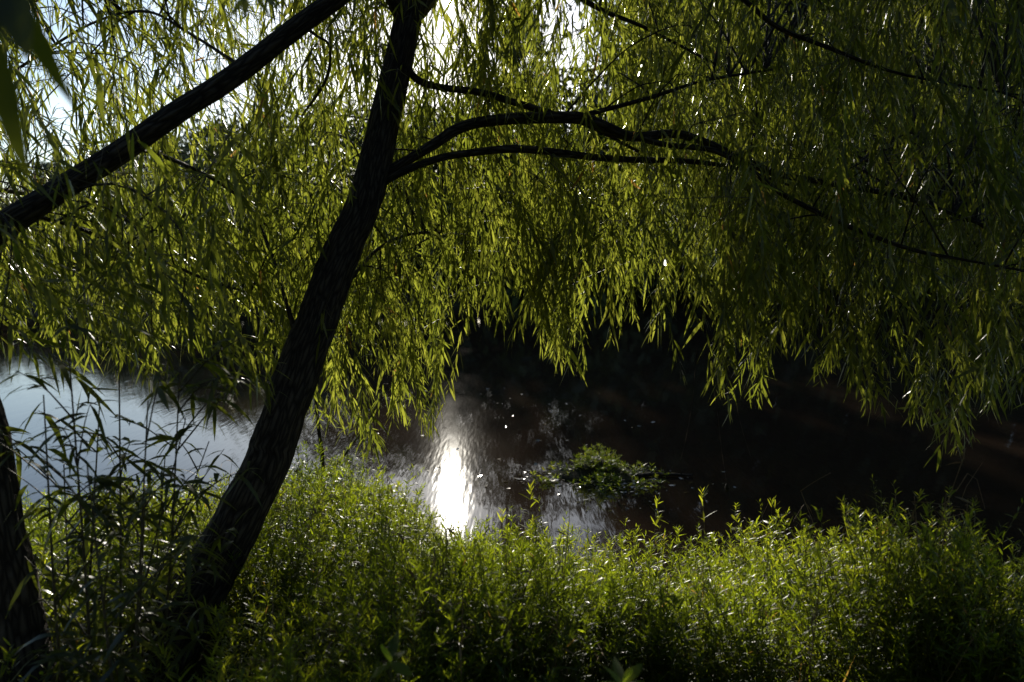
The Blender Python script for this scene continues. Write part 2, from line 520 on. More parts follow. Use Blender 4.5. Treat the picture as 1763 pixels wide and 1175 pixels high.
def twig(br, start, via, tip, leafy, lmean, hang=0.0, var=.5, leaflen=.085, r0=.0022):
    """a hanging twig from start over via to tip, with leaves along its last stretch"""
    L = np.linalg.norm(via - start) + np.linalg.norm(tip - via)
    mid = via
    n = max(7, int(L / .07))
    side = rng.normal(0, .02, 3)
    c = spline([start, (start + mid) / 2 + np.array([0, 0, .05 * np.linalg.norm(mid - start)]), mid, (mid + tip) / 2 + side, tip], n)
    tube(br.leaf, c, np.linspace(r0, .0007, n), 3, 1)
    seg = np.linalg.norm(np.diff(c, axis=0), axis=1)
    s = np.concatenate([[0], np.cumsum(seg)])
    total = s[-1]
    first = max(0.05, total - leafy)
    m = max(4, int((total - first) / lmean))
    u = np.linspace(first, total, m) + rng.normal(0, .004, m)
    u = np.clip(u, 0, total)
    base = np.stack([np.interp(u, s, c[:, k]) for k in range(3)], -1)
    tan = unit(np.stack([np.interp(u, s, np.gradient(c[:, k])) for k in range(3)], -1))
    ang = np.arange(m) * 2.4 + rng.uniform(0, 6.28) + rng.normal(0, .4, m)
    ref = np.array([0.2, .9, .1])
    a = unit(np.cross(tan, ref)); b = np.cross(tan, a)
    out = np.cos(ang)[:, None] * a + np.sin(ang)[:, None] * b
    r_h = rng.uniform(.2, 1.6)
    open_ = np.clip(rng.normal(.74, .26, m), .15, 1.5)[:, None]
    d = unit(tan * np.cos(open_) + out * np.sin(open_) + np.array([0, 0, -.12 - hang * r_h]))
    nn = unit(np.cross(out, tan) * rng.normal(0, .6, (m, 1)) + out * .6 + np.array([0, 0, .35]) + rng.normal(0, .35, (m, 3)))
    Ls = leaflen * np.clip(rng.normal(1, .24, m), .45, 1.6) * np.interp(np.linspace(0, 1, m), [0, .15, .8, 1], [.75, 1, 1, .6])
    Ws = Ls * rng.uniform(.095, .145, m)
    v = np.clip(var + rng.normal(0, .14, m), 0, .92)
    v[rng.uniform(0, 1, m) < .003] = 1.0
    leaves(br.leaf, base, d, nn, Ls, Ws, np.clip(rng.normal(.28, .2, m), -.1, .9), rng.normal(0, .16, m), 0, v)
    br.count += m


def grow(branches, ntargets, ntips, xr, yr, depth, lean, seed, bottom_off=0, extra=()):
    """boughs arching out from the limbs, then hanging twigs from the boughs"""
    r = np.random.default_rng(seed)
    node, owner = [], []
    for b in branches:
        for q in b.c[::2]:
            node.append(q[:3]); owner.append(b)
    main_n = len(node)
    node_a = np.array(node)
    vis = np.array([to_px(q) for b in list(branches) + list(extra) for q in b.c[::1, :3]])
    k = 0
    while k < ntargets:
        x, y = r.uniform(*xr), r.uniform(yr[0], yr[1])
        if y > np.interp(x, BOTTOM[:, 0], BOTTOM[:, 1]) - 190 or in_hole(x, y, 1.1):
            continue
        d = depth(x, r)
        T = P(x, y, d)
        dist = np.linalg.norm(node_a[:main_n] - T, axis=1) + r.normal(0, .15, main_n)
        i = int(np.argmin(dist))
        S = node_a[i]
        ln = np.linalg.norm(T - S)
        mid = (S + T) / 2 + np.array([r.normal(0, .06), r.normal(0, .06), .16]) * ln
        c = spline([S, (S + mid) / 2 + np.array([0, 0, .03]) * ln, mid, T, T + np.array([r.normal(0, .15), r.normal(0, .15), -.32])], 16)
        tube(owner[i].wood, c, np.linspace(.0035 + .0028 * min(2, ln), .0016, 16), 5)
        for q in c[3:]:
            node.append(q); owner.append(owner[i])
        k += 1
    node_a = np.array(node)
    k = tries = 0
    while k < ntips and tries < ntips * 6:
        tries += 1
        x = r.uniform(*xr)
        bot = np.interp(x, BOTTOM[:, 0], BOTTOM[:, 1]) + bottom_off + min(0, r.normal(0, 34)) + (r.uniform(15, 70) if r.uniform() < .05 else 0)
        y = yr[0] + (bot - yr[0]) * (1 - r.uniform(0, 1) ** 1.15)
        d = depth(x, r)
        ln = np.clip(r.normal(.62, .2), .25, 1.15)
        pxlen = ln / d * FPX
        if in_hole(x, y) or in_hole(x, y - pxlen * .5, .9) or in_hole(x, y - pxlen * .85, .8) or in_hole(x, y - pxlen * .25, .9):
            continue
        gate = noise.noise(Vector((x * .013, d * 1.1, y * .006 + seed)))
        if gate < .03 and r.uniform() < .88:        # darker gaps between the hanging bunches
            continue
        hide = False
        for u in (0, .3, .6, .9):
            q = np.abs(vis[:, 0] - x) + np.abs(vis[:, 1] - (y - pxlen * u))
            k2 = int(np.argmin(q))
            if q[k2] < 20 and d < vis[k2, 2] + .05:
                hide = True
        if hide and r.uniform() < (.35 if abs(x - 640) < 90 and y < 620 else .7):
            continue
        if x > 1000 and d > 4.7 and y > 520:
            continue
        tip = P(x, y, d)
        lx, ly, lz = lean(x, r)
        via = tip + ln * unit(np.array([lx, ly, lz]))
        v = node_a - via
        dist = np.linalg.norm(v, axis=1) + np.where(v[:, 2] < -.05, .5, 0) + r.normal(0, .05, len(v))
        i = int(np.argmin(dist))
        if dist[i] > 1.3:
            continue
        twig(owner[i], node_a[i], via, tip, ln * r.uniform(.95, 1.15), r.uniform(.019, .030), .25, np.clip(r.normal(.5, .2), .05, .9), r.uniform(.072, .125))
        k += 1


def finish(tree, branches, trunk):
    for b in branches:
        if b is trunk:
            continue
        o = b.wood.build('branch', [M['bark']], tree)
        o.location = Vector(b.c[0, :3]) - tree.location
        if b.label: o['label'] = b.label
        if b.leaf.n:
            f = b.leaf.build('foliage', [M['willow'], M['twig']], o)
    o = trunk.wood.build('trunk', [M['bark']], tree)
    o.location = Vector(trunk.c[0, :3]) - tree.location
    if trunk.leaf.n:
        f = trunk.leaf.build('foliage', [M['willow'], M['twig']], o)


# leaning willow in the middle
trunk = Branch([(180, 1330, 2.72, 190), (222, 1240, 2.78, 160), (258, 1170, 2.83, 132), (320, 1050, 2.92, 100), (384, 945, 3.0, 88), (457, 800, 3.13, 78),
                (473, 755, 3.17, 76), (521, 618, 3.30, 71), (547, 550, 3.37, 66), (575, 470, 3.46, 62), (600, 410, 3.53, 58),
                (630, 340, 3.61, 55), (663, 205, 3.78, 50), (695, 68, 3.95, 45), (712, -10, 4.05, 44), (722, -110, 4.2, 36), (735, -300, 4.5, 26)],
               sides=64, bark=.19)
mainB = [trunk]
mainB.append(Branch([(640, 312, 3.66, 17), (700, 277, 3.7, 17), (745, 250, 3.75, 18), (800, 217, 3.82, 19), (870, 206, 3.9, 19), (940, 203, 3.96, 20),
                     (1000, 204, 4.0, 21), (1045, 220, 4.05, 20), (1090, 236, 4.1, 17), (1160, 231, 4.2, 15), (1210, 244, 4.25, 14), (1280, 275, 4.3, 13),
                     (1340, 300, 4.35, 12), (1440, 318, 4.4, 10), (1560, 342, 4.4, 8), (1700, 390, 4.3, 5)], 'thick arching branch leaving the trunk to the right'))
mainB.append(Branch([(636, 330, 3.64, 13), (690, 298, 3.68, 13), (745, 276, 3.74, 13), (800, 265, 3.8, 13), (880, 257, 3.9, 14), (950, 262, 4.0, 13), (1030, 272, 4.1, 12),
                     (1100, 276, 4.2, 11), (1180, 278, 4.3, 9), (1270, 290, 4.4, 6), (1360, 320, 4.5, 4)], 'thin branch below the arching one'))
mainB.append(Branch([(690, 90, 3.92, 14), (715, 135, 3.95, 12), (760, 151, 3.97, 12), (830, 160, 3.97, 12), (890, 178, 3.98, 12), (950, 196, 4.0, 11), (1010, 215, 4.06, 8), (1100, 262, 4.2, 5)],
                    'upper branch drooping to meet the arching one'))
mainB.append(Branch([(1085, 234, 4.1, 12), (1150, 250, 4.05, 10), (1230, 260, 4.0, 10), (1290, 292, 3.95, 10), (1340, 330, 3.9, 9), (1400, 362, 3.85, 9), (1480, 398, 3.8, 8), (1570, 430, 3.75, 7), (1650, 446, 3.7, 5), (1780, 470, 3.65, 4)],
                    'long branch sinking towards the right edge'))
mainB.append(Branch([(985, 205, 4.0, 11), (1030, 192, 4.05, 9), (1070, 182, 4.1, 8), (1130, 165, 4.2, 7), (1210, 140, 4.3, 5), (1330, 120, 4.5, 4)], 'thin branch rising from the bend of the arch'))
mainB.append(Branch([(712, -20, 4.05, 26), (800, -70, 4.1, 22), (900, -60, 4.15, 18), (990, -8, 4.2, 10), (1045, 22, 4.2, 8), (1110, 48, 4.25, 6), (1230, 110, 4.3, 4)], 'branch crossing the open sky at the top'))
mainB.append(Branch([(722, -110, 4.2, 30), (880, -200, 4.1, 26), (1060, -160, 4.0, 22), (1200, -60, 3.9, 14), (1280, 0, 3.85, 9), (1340, 48, 3.85, 8), (1420, 80, 3.9, 7), (1530, 122, 3.95, 5), (1640, 145, 4.0, 4), (1780, 168, 4.0, 3)],
                    'long upper branch sweeping down to the right'))
mainB.append(Branch([(735, -260, 4.4, 28), (1000, -330, 4.0, 26), (1300, -260, 3.6, 22), (1480, -120, 3.6, 12), (1640, -50, 3.6, 8), (1850, 20, 3.6, 5)], 'highest branch over the right side'))
mainB.append(Branch([(700, 50, 3.97, 24), (668, -10, 3.9, 20), (610, -90, 3.7, 16), (520, -150, 3.4, 10)], 'fork leaning back to the left at the top'))
mainB.append(Branch([(512, 590, 3.33, 12), (500, 545, 3.36, 9), (487, 500, 3.4, 8), (468, 440, 3.45, 6), (440, 370, 3.5, 4)], 'short stub on the left of the trunk'))
mainB.append(Branch([(560, 545, 3.36, 9), (605, 480, 3.6, 7), (650, 430, 3.9, 6), (700, 405, 4.2, 5), (760, 400, 4.6, 4)], 'thin low branch on the right of the trunk'))


def depth_sunward(x, r):
    return r.uniform(5.0, 9.3)


def depth_main(x, r):
    if x < 700: return r.uniform(3.6, 5.6)
    if x < 1150: return r.uniform(3.7, 5.8)
    return r.uniform(3.4, 4.6) if r.uniform() < .5 else r.uniform(4.8, 8.0)


def lean_main(x, r):
    return (r.normal(-.10, .34), r.normal(-.05, .3), 1.0)


grow([b for b in mainB if b is not trunk], 170, 2000, (520, 1900), (-260, 760), depth_main, lean_main, 21)

# bare hanging threads of dead twig over the dark water
for rows in ([(1200, 600), (1192, 690), (1182, 750), (1172, 792)], [(1225, 640), (1236, 720), (1243, 780), (1251, 832)], [(1262, 660), (1275, 730), (1292, 785)]):
    c = spline([P(x, y, 3.95) for x, y in rows], 14)
    tube(mainB[4].wood, c, np.linspace(.0022, .001, 14), 4)
tube(mainB[4].wood, spline([P(1251, 832, 3.95), P(1252, 840, 3.95), P(1252, 848, 3.95)], 7), [.002, .007, .011, .012, .010, .006, .001], 8)

# unseen crown added over the near bank to keep sky light off it
def shade_canopy(br, n, xr, yr, zr, seed):
    r = np.random.default_rng(seed)
    for _ in range(n):
        tip = np.array([r.uniform(*xr), r.uniform(*yr), r.uniform(*zr)])
        if tip[1] > 1.0 and (tip[2] - EYE[2]) / tip[1] < .47:
            continue
        if np.hypot(tip[0], tip[1]) < 1.0 and tip[2] < 3.2:
            continue
        i = int(np.argmin(np.linalg.norm(br.c[:, :3] - tip, axis=1)))
        via = tip + np.array([r.normal(0, .15), r.normal(0, .15), r.uniform(.3, .7)])
        twig(br, br.c[i, :3], via, tip, 1.0, .03, .25, .4, .13)


def world_branch(pts, r0, r1, label):
    b = Branch([(600, 0, 4, 10), (610, 0, 4, 10)])
    b.c = spline([np.append(p, r0 + (r1 - r0) * k / (len(pts) - 1)) for k, p in enumerate(pts)], 40)
    b.wood, b.leaf, b.label = MB(b.c[0, :3]), MB(b.c[0, :3]), label
    tube(b.wood, b.c[:, :3], b.c[:, 3], 10, 0, .5, .1, 3.3)
    return b


t0 = P(722, -110, 4.2)
ob = world_branch([t0, (0.2, 3.3, 4.6), (1.0, 2.0, 5.0), (1.6, .4, 5.1), (1.9, -1.4, 4.8), (2.0, -2.6, 4.2)], .05, .012, 'unseen high branch added over the bank to shade it')
shade_canopy(ob, 420, (-.4, 4.2), (-3.4, 3.2), (2.2, 4.9), 5)
mainB.append(ob)
ob = world_branch([t0, (-.9, 3.0, 4.7), (-1.3, 1.6, 5.0), (-1.4, 0, 5.0), (-1.2, -1.5, 4.7), (-.9, -2.8, 4.1)], .045, .012, 'unseen high branch added over the bank to shade it')
shade_canopy(ob, 420, (-4.2, .6), (-3.4, 3.2), (2.2, 4.9), 6)
mainB.append(ob)

far_limb = Branch([(700, 50, 3.97, 24), (800, -60, 4.8, 20), (930, -110, 5.6, 18), (1080, -110, 6.3, 16), (1250, -60, 6.8, 13), (1430, 20, 7.1, 10), (1600, 120, 7.3, 8), (1800, 220, 7.3, 5)], 'high branch reaching out over the river to the right')
mainB.append(far_limb)
far_limb2 = Branch([(1080, -110, 6.3, 14), (1180, 40, 6.7, 10), (1280, 150, 7.0, 8), (1420, 240, 7.2, 6), (1580, 320, 7.3, 4)], 'drooping branch deep in the right side of the crown')
mainB.append(far_limb2)
grow([far_limb, far_limb2], 90, 2300, (1080, 1980), (-240, 640), depth_sunward, lean_main, 31, -170)

willow = thing('willow_tree', 'leaning willow with rough dark trunk and arching branches over the river', 'tree', tuple(P(222, 1240, 2.78)))
finish(willow, mainB, trunk)

# willow at the left edge: its trunk leans out of the frame and sends the sloping limb back across the picture
ltrunk = Branch([(60, 1330, 2.1, 150), (42, 1200, 2.15, 118), (25, 1100, 2.2, 104), (12, 1000, 2.25, 92), (-8, 900, 2.3, 88), (-26, 775, 2.38, 84), (-60, 660, 2.45, 78), (-130, 560, 2.52, 70), (-215, 510, 2.6, 62), (-330, 460, 2.6, 50), (-460, 330, 2.6, 36)],
                sides=48, bark=.17)
leftB = [ltrunk]
leftB.append(Branch([(-230, 502, 2.6, 54), (-140, 468, 2.62, 52), (-60, 428, 2.66, 50), (0, 393, 2.7, 47), (100, 330, 2.78, 41), (200, 267, 2.86, 39), (300, 197, 2.94, 37), (400, 133, 3.02, 36), (500, 56, 3.1, 33), (580, -2, 3.16, 31), (690, -80, 3.24, 26), (820, -170, 3.3, 18)],
                    'dark bare limb sloping up to the right', 36, .08))
leftB.append(Branch([(-40, 420, 2.66, 10), (20, 372, 2.9, 8), (99, 382, 3.1, 7), (190, 415, 3.3, 6), (280, 450, 3.5, 6), (357, 482, 3.6, 5), (430, 505, 3.7, 4)], 'thin branch drooping below the sloping limb'))
leftB.append(Branch([(420, 118, 3.04, 6), (330, 60, 3.3, 5), (250, 20, 3.6, 4.5), (160, 40, 3.9, 4), (60, 100, 4.2, 5), (-60, 180, 4.4, 4)], 'thin branch reaching left above the sloping limb'))
leftB.append(Branch([(560, 12, 3.14, 12), (520, -60, 3.4, 10), (400, -90, 3.8, 9), (260, -60, 4.2, 8), (120, -20, 4.6, 6), (-40, 40, 5.0, 5)], 'upper left branch'))
leftB.append(Branch([(515, 40, 3.1, 7), (545, 62, 3.2, 5), (568, 82, 3.3, 4), (560, 140, 3.5, 5), (520, 200, 3.8, 4)], 'twiggy side branch under the limb'))
leftB.append(Branch([(215, 258, 2.86, 9), (260, 262, 3.2, 8), (330, 290, 3.6, 7), (400, 330, 4.0, 6), (460, 390, 4.3, 4)], 'thin branch behind the sloping limb'))
leftB.append(Branch([(-330, 440, 2.6, 20), (-240, 380, 3.0, 14), (-120, 330, 3.5, 10), (20, 330, 4.1, 8), (150, 360, 4.6, 6), (280, 400, 5.0, 4)], 'branch running behind the limb from the left'))


def depth_left(x, r):
    return r.uniform(3.1, 6.0)


def lean_left(x, r):
    return (r.normal(-.25, .55), r.normal(0, .4), .9)


grow([b for b in leftB if b is not ltrunk], 80, 860, (-200, 560), (-240, 560), depth_left, lean_left, 22, 0, mainB[:1])

grow(leftB[2:3], 10, 42, (-60, 480), (380, 690), lambda x, r: r.uniform(2.2, 3.2), lambda x, r: (r.normal(-.5, .5), r.normal(0, .3), .7), 23, 40, leftB[:2] + mainB[:1])

# a few sprays hang close in front of the lens
def near_spray(br, rows, d, leaf_rows, var):
    c = spline([P(x, y, d) for x, y in rows], 14)
    tube(br.leaf, c, np.linspace(.0025, .001, 14), 4, 1)
    b, dd, LL, WW = [], [], [], []
    for x0, y0, x1, y1, wpx in leaf_rows:
        a, e = P(x0, y0, d), P(x1, y1, d + random.uniform(-.05, .05))
        b.append(a); dd.append(e - a); LL.append(np.linalg.norm(e - a)); WW.append(wpx * d / FPX)
    n = len(b)
    nn = np.tile(np.array([.2, -.9, .4]), (n, 1)) + rng.normal(0, .2, (n, 3))
    leaves(br.leaf, b, dd, nn, np.array(LL), np.array(WW), .08, rng.normal(0, .1, n), 0, np.clip(var + rng.normal(0, .1, n), 0, .9))


lb = leftB[1]
near_spray(lb, [(40, -260), (30, -120), (20, -10)], .75, [(0, -60, 45, 90, 60), (25, -20, 100, 185, 42), (-30, 20, 30, 300, 46), (-10, -40, -15, 60, 60)], .15)
near_spray(leftB[4], [(440, -160), (430, -60), (424, 0)], 1.5, [(424, -5, 420, 30, 12), (426, -10, 395, 25, 11), (430, -20, 470, 30, 10), (445, -8, 490, 14, 9)], .7)
mb_ = mainB[9]
near_spray(mb_, [(600, -120), (640, 20), (650, 110), (660, 190)], 1.45,
           [(640, 60, 560, 190, 15), (648, 110, 600, 240, 16), (652, 120, 700, 250, 15), (655, 150, 640, 290, 14), (660, 190, 725, 270, 14), (660, 195, 685, 320, 13),
            (645, 90, 690, 170, 18), (655, 170, 615, 285, 19), (640, 40, 590, 90, 18), (662, 200, 655, 300, 19), (640, 55, 668, 140, 18), (650, 130, 575, 210, 17)], .85)  # brighter leaf tint stands in for sunlight that doesn't reach this spray
near_spray(mainB[7], [(1060, -140), (1085, -60), (1095, 0)], 1.25, [(1085, -10, 1135, 90, 15), (1095, 5, 1150, 62, 13), (1090, -20, 1050, 80, 13)], .55)
near_spray(mainB[8], [(1760, -160), (1730, -70), (1715, -20)], .95, [(1735, -40, 1705, 95, 22), (1700, -60, 1675, 40, 16), (1740, -50, 1700, 30, 14)], .5)
near_spray(mainB[4], [(1500, 350), (1470, 420), (1455, 445)], 2.0, [(1460, 420, 1432, 520, 18), (1470, 445, 1452, 505, 12), (1450, 425, 1440, 490, 15)], .85)
lw = thing('willow_tree', 'willow at the left edge whose bare limb slopes up across the picture', 'tree', tuple(P(42, 1200, 2.15)))
finish(lw, leftB, ltrunk)

# ------------------------------------------------------------------ weeds on the near bank
LS4, LW4 = np.array([0, .3, .68, 1.0]), np.array([.2, 1, .75, .05])


def weed_geo(mb, p, h, tilt, nleaf, ll, var, lw=.12, head=True, droop=.25, matL=0, matS=1, r0=.0025, updeg=42):
    """one leafy upright weed: a stem with lance leaves all round it"""
    top = p + np.array([tilt[0], tilt[1], 1.0]) * h
    bend = rng.normal(0, .05, 3) * h
    c = spline([p, (p + top) / 2 + bend, top], 6)
    tube(mb, c, np.linspace(r0, .001, 6), 3, matS, .5)
    t = np.sort(np.concatenate([rng.uniform(.15, 1, nleaf - (7 if head else 0)), rng.uniform(.93, 1, 7 if head else 0)]))
    s = np.linspace(0, 1, 6)
    b = np.stack([np.interp(t, s, c[:, k]) for k in range(3)], -1)
    an = np.arange(len(t)) * 2.2 + rng.uniform(0, 6)
    up = R(updeg) * (.35 + .9 * t ** 2) + rng.normal(0, .2, len(t))
    d = np.stack([np.cos(an) * np.cos(up), np.sin(an) * np.cos(up), np.sin(up)], -1)
    nn = np.array([0, 0, 1.]) + rng.normal(0, .3, (len(t), 3))
    L = ll * np.clip(rng.normal(1, .22, len(t)), .4, 1.5) * np.interp(t, [0, .5, .92, 1], [.8, 1.1, .9, .6])
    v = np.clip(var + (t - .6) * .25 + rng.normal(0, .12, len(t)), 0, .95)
    v[rng.uniform(0, 1, len(t)) < .006] = 1
    leaves(mb, b, d, nn, L, L * lw * rng.uniform(.8, 1.3, len(t)), droop * rng.uniform(.3, 1.6, len(t)), rng.normal(0, .1, len(t)), matL, v, LS4, LW4)


def weed_height(x, y):
    """how tall the weeds stand: knee high, lower by the water and in the hollow left of centre"""
    n = noise.noise(Vector((x * 1.1, y * 1.1, 3))) + .5 * noise.noise(Vector((x * 2.7, y * 2.7, 8)))
    h = .54 + .24 * n
    s = float(shore(np.array(x)))
    h *= np.interp(s - y, [0, .4, 1.2], [.42, .72, 1.0])
    if x < -.35: h *= .85
    if x > 1.4: h *= float(np.interp(x, [1.4, 1.8, 2.3], [.9, .74, .6]))
    return max(.16, h)


mbw = MB()
count = 0
trunk_px = np.array([to_px(q) for q in trunk.c[:40, :3]])
ltrunk_px = np.array([to_px(q) for q in ltrunk.c[:40, :3]])
START = ([-1.6, -.7, -.25, .4, 1.2, 1.9], [1.35, 1.5, 2.0, 2.55, 2.4, 1.8])
while count < 10600:
    if count < 6300:
        y = math.sqrt(random.uniform(1.35 ** 2, 6.7 ** 2))
    else:                                        # the thicket is closest where it faces the open bank
        y = random.uniform(1.5, 3.2)
    x = random.uniform(-.70 * y - .5, .70 * y + .5)
    if count >= 8800:                            # and closest of all along its front
        x = random.uniform(-.55, 2.1)
        y = float(np.interp(x, START[0], START[1])) + random.uniform(0, .75)
    s = float(shore(np.array(x)))
    if y > s + .06 + random.uniform(-.1, .06):
        continue
    start = np.interp(x, START[0], START[1])
    if y < start:
        continue
    pr = noise.noise(Vector((x * 1.5, y * 1.5, 20)))
    if pr < (-.18 if x < -.5 or x > .25 else -.6) and random.random() < .85:      # gaps between the clumps
        continue
    z = float(ground_z(np.array(x), np.array(y)))
    h = weed_height(x, y) * random.uniform(.7, 1.15)
    hid = False
    for tp, half in ((trunk_px, 100), (ltrunk_px, 70)):
        for hh in (.1, .5, .9):
            q = to_px((x, y, z + h * hh))
            k = int(np.argmin(np.abs(tp[:, 1] - q[1])))
            hid |= abs(tp[k, 0] - q[0]) < half and y < tp[k, 2] + .05
    if y < 2.95 and abs(x / y + .274) < .03:      # a bare spot in front of the stone
        continue
    if hid and random.random() < .95:            # little grows against the shaded trunks
        count += random.random() < .3
        continue
    if random.random() < .025:                   # dead stalks
        e = np.array([x + random.gauss(0, .12), y + random.gauss(0, .12), z + h * random.uniform(.9, 1.25)])
        tube(mbw, spline([(x, y, z), (np.array([x, y, z]) + e) / 2 + rng.normal(0, .02, 3), e], 6), np.linspace(.003, .001, 6), 4, 2)
        for _ in range(4):
            q = np.array([x, y, z]) + (e - np.array([x, y, z])) * random.uniform(.4, 1)
            tube(mbw, spline([q, q + rng.normal(0, .03, 3), q + rng.normal(0, .06, 3)], 4), np.linspace(.0016, .0007, 4), 3, 2)
        n = 5
        leaves(mbw, np.tile(e, (n, 1)) - rng.uniform(0, .3, (n, 1)) * (e - np.array([x, y, z])), rng.normal(0, 1, (n, 3)), rng.normal(0, 1, (n, 3)), rng.uniform(.03, .06, n), rng.uniform(.004, .009, n), .5, .3, 2, .5)
    if random.random() < .16:                    # tufts of grass among the weeds
        nb = random.randint(6, 11)
        an = rng.uniform(0, 6.28, nb)
        up = rng.uniform(.8, 1.4, nb)
        LL = rng.uniform(.6, 1.15, nb) * h
        leaves(mbw, np.tile([x, y, z - .02], (nb, 1)) + rng.normal(0, .015, (nb, 3)) * np.array([1, 1, 0]), np.stack([np.cos(an) * np.cos(up), np.sin(an) * np.cos(up), np.sin(up)], -1),
               np.array([0, 0, 1.]) + rng.normal(0, .4, (nb, 3)), LL, rng.uniform(.004, .008, nb), rng.uniform(.1, .5, nb), 0, 0, np.clip(rng.normal(.6, .2, nb), 0, 1))
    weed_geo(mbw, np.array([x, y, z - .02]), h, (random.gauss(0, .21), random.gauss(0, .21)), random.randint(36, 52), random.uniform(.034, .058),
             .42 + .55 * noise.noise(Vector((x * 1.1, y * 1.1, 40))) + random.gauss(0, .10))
    count += 1
tag(mbw.build('weeds', [M['weed'], M['stem'], M['dry']]), 'dense mass of narrow leaved green weeds covering the near bank', kind='stuff')

# taller weeds that stand out of the mass along the water
rim = [(905, 838, 4.75, .16, .85, 'thin green weed standing alone against the brown water left of the island', 12),
       (868, 880, 4.7, .22, .8, 'bushy weed tip beside the sun glint on the water', 20),
       (1205, 846, 5.2, .22, 1.0, 'weed with a rusty orange tip against the dark water right of the island', 16),
       (1130, 860, 5.1, .2, .7, 'pale green weed at the right end of the small patch of mirrored sky', 16),
       (1335, 862, 5.3, .25, .6, 'weed sticking up on the broad hump of the bank', 18),
       (1455, 895, 4.9, .22, .6, 'lone weed with one long leaf in the dip of the bank edge', 12),
       (1510, 905, 4.75, .25, .95, 'yellowing weed just right of the dip in the bank edge', 18),
       (1632, 900, 4.5, .32, .95, 'tall weed with an ochre tip over the black water at right', 20),
       (1690, 925, 4.3, .32, .45, 'first of two dark weeds with star shaped heads near the right edge', 16),
       (1716, 920, 4.25, .34, .4, 'taller weed with a star shaped head nearest the right edge', 16)]
for px, py, d, h, v, lab, nl in rim:
    top = P(px, py, d)
    g = float(ground_z(np.array(top[0]), np.array(top[1])))
    hh = max(h, top[2] - g)
    base = np.array([top[0] + random.gauss(0, .03), top[1], top[2] - hh])
    t = thing('weed', lab, 'weed', tuple(base), 'weeds standing out of the mass along the water')
    m1 = MB(base)
    weed_geo(m1, base, hh, (0, 0), nl + 14, .085, v, .12, True, .2)
    m1.build('foliage', [M['weed'], M['stem']], t)

# dark tall plants at the left
tall = [((150, 1190), (118, 600), 2.1, 'tall thin dark weed beside the left trunk reaching up to the hanging leaves', .2),
        ((190, 1180), (205, 610), 2.25, 'straight dark stem with drooping leaves crossing the mirrored sky', .15),
        ((135, 1180), (75, 680), 2.05, 'dark weed bending left in front of the left trunk', .2),
        ((230, 1170), (310, 640), 2.3, 'slender weed leaning right with curled leaves over the bright water', .25),
        ((170, 1190), (255, 690), 2.0, 'leafy dark weed in the middle of the left clump', .1),
        ((225, 1170), (250, 860), 2.2, 'shorter weed in the left clump close to the leaning trunk', .3),
        ((240, 1170), (285, 780), 2.6, 'weed with long leaves just left of the leaning trunk', .35),
        ((215, 1180), (360, 760), 2.4, 'thin weed whose tip touches the leaning trunk above the water line', .4),
        ((125, 1190), (172, 690), 2.45, 'dark weed standing between the two tallest stems of the left clump', .15),
        ((200, 1190), (320, 720), 2.5, 'weed leaning right between the left clump and the leaning trunk', .25),
        ((100, 1190), (110, 800), 2.3, 'dark weed low beside the left trunk', .3),
        ((210, 1190), (150, 800), 1.85, 'nearest dark weed of the left clump with broad drooping leaves', .1)]
for (bx, by), (tx, ty), d, lab, v in tall:
    b0, tp = P(bx, by, d), P(tx, ty, d + random.uniform(-.05, .15))
    g = float(ground_z(np.array(b0[0]), np.array(b0[1])))
    b0[2] = g - .02
    t = thing('tall_weed', lab, 'weed', tuple(b0), 'tall dark weeds at the left')
    st, fo = MB(b0), MB(b0)
    c = spline([b0, b0 * .6 + tp * .4 + np.array([random.gauss(0, .03), 0, 0]), tp], 26)
    tube(st, c, np.linspace(.0065, .0018, 26), 6, 0)
    L = np.linalg.norm(tp - b0)
    for sgn in range(random.randint(6, 9)):         # side shoots
        k = random.randint(9, 24)
        q = c[k]
        an = random.uniform(0, 6.28)
        ln = random.uniform(.15, .36)
        e = q + np.array([math.cos(an) * .75, math.sin(an) * .4, random.uniform(.35, .8)]) * ln
        cc = spline([q, (q + e) / 2 + np.array([0, 0, .02]), e], 6)
        tube(st, cc, np.linspace(.003, .001, 6), 4, 0)
        n = random.randint(8, 13)
        tt = rng.uniform(.25, 1, n)
        bb = np.stack([np.interp(tt, np.linspace(0, 1, 6), cc[:, j]) for j in range(3)], -1)
        a2 = rng.uniform(0, 6.28, n)
        dd = np.stack([np.cos(a2), np.sin(a2) * .6, rng.normal(.1, .4, n)], -1)
        LL = rng.uniform(.07, .12, n)
        leaves(fo, bb, dd, np.array([0, 0, 1.]) + rng.normal(0, .4, (n, 3)), LL, LL * rng.uniform(.11, .17, n), rng.uniform(.3, .9, n), rng.normal(0, .15, n), 0, np.clip(v + rng.normal(0, .12, n), 0, .95))
    n = 13
    tt = rng.uniform(.35, 1, n)
    bb = np.stack([np.interp(tt, np.linspace(0, 1, 26), c[:, j]) for j in range(3)], -1)
    a2 = rng.uniform(0, 6.28, n)
    dd = np.stack([np.cos(a2), np.sin(a2) * .6, rng.normal(.25, .4, n)], -1)
    LL = rng.uniform(.07, .125, n)
    leaves(fo, bb, dd, np.array([0, 0, 1.]) + rng.normal(0, .4, (n, 3)), LL, LL * rng.uniform(.10, .16, n), rng.uniform(.3, .9, n), rng.normal(0, .15, n), 0, np.clip(v + rng.normal(0, .12, n), 0, .95))
    st.build('stem', [M['twig']], t)
    fo.build('foliage', [M['willow']], t)


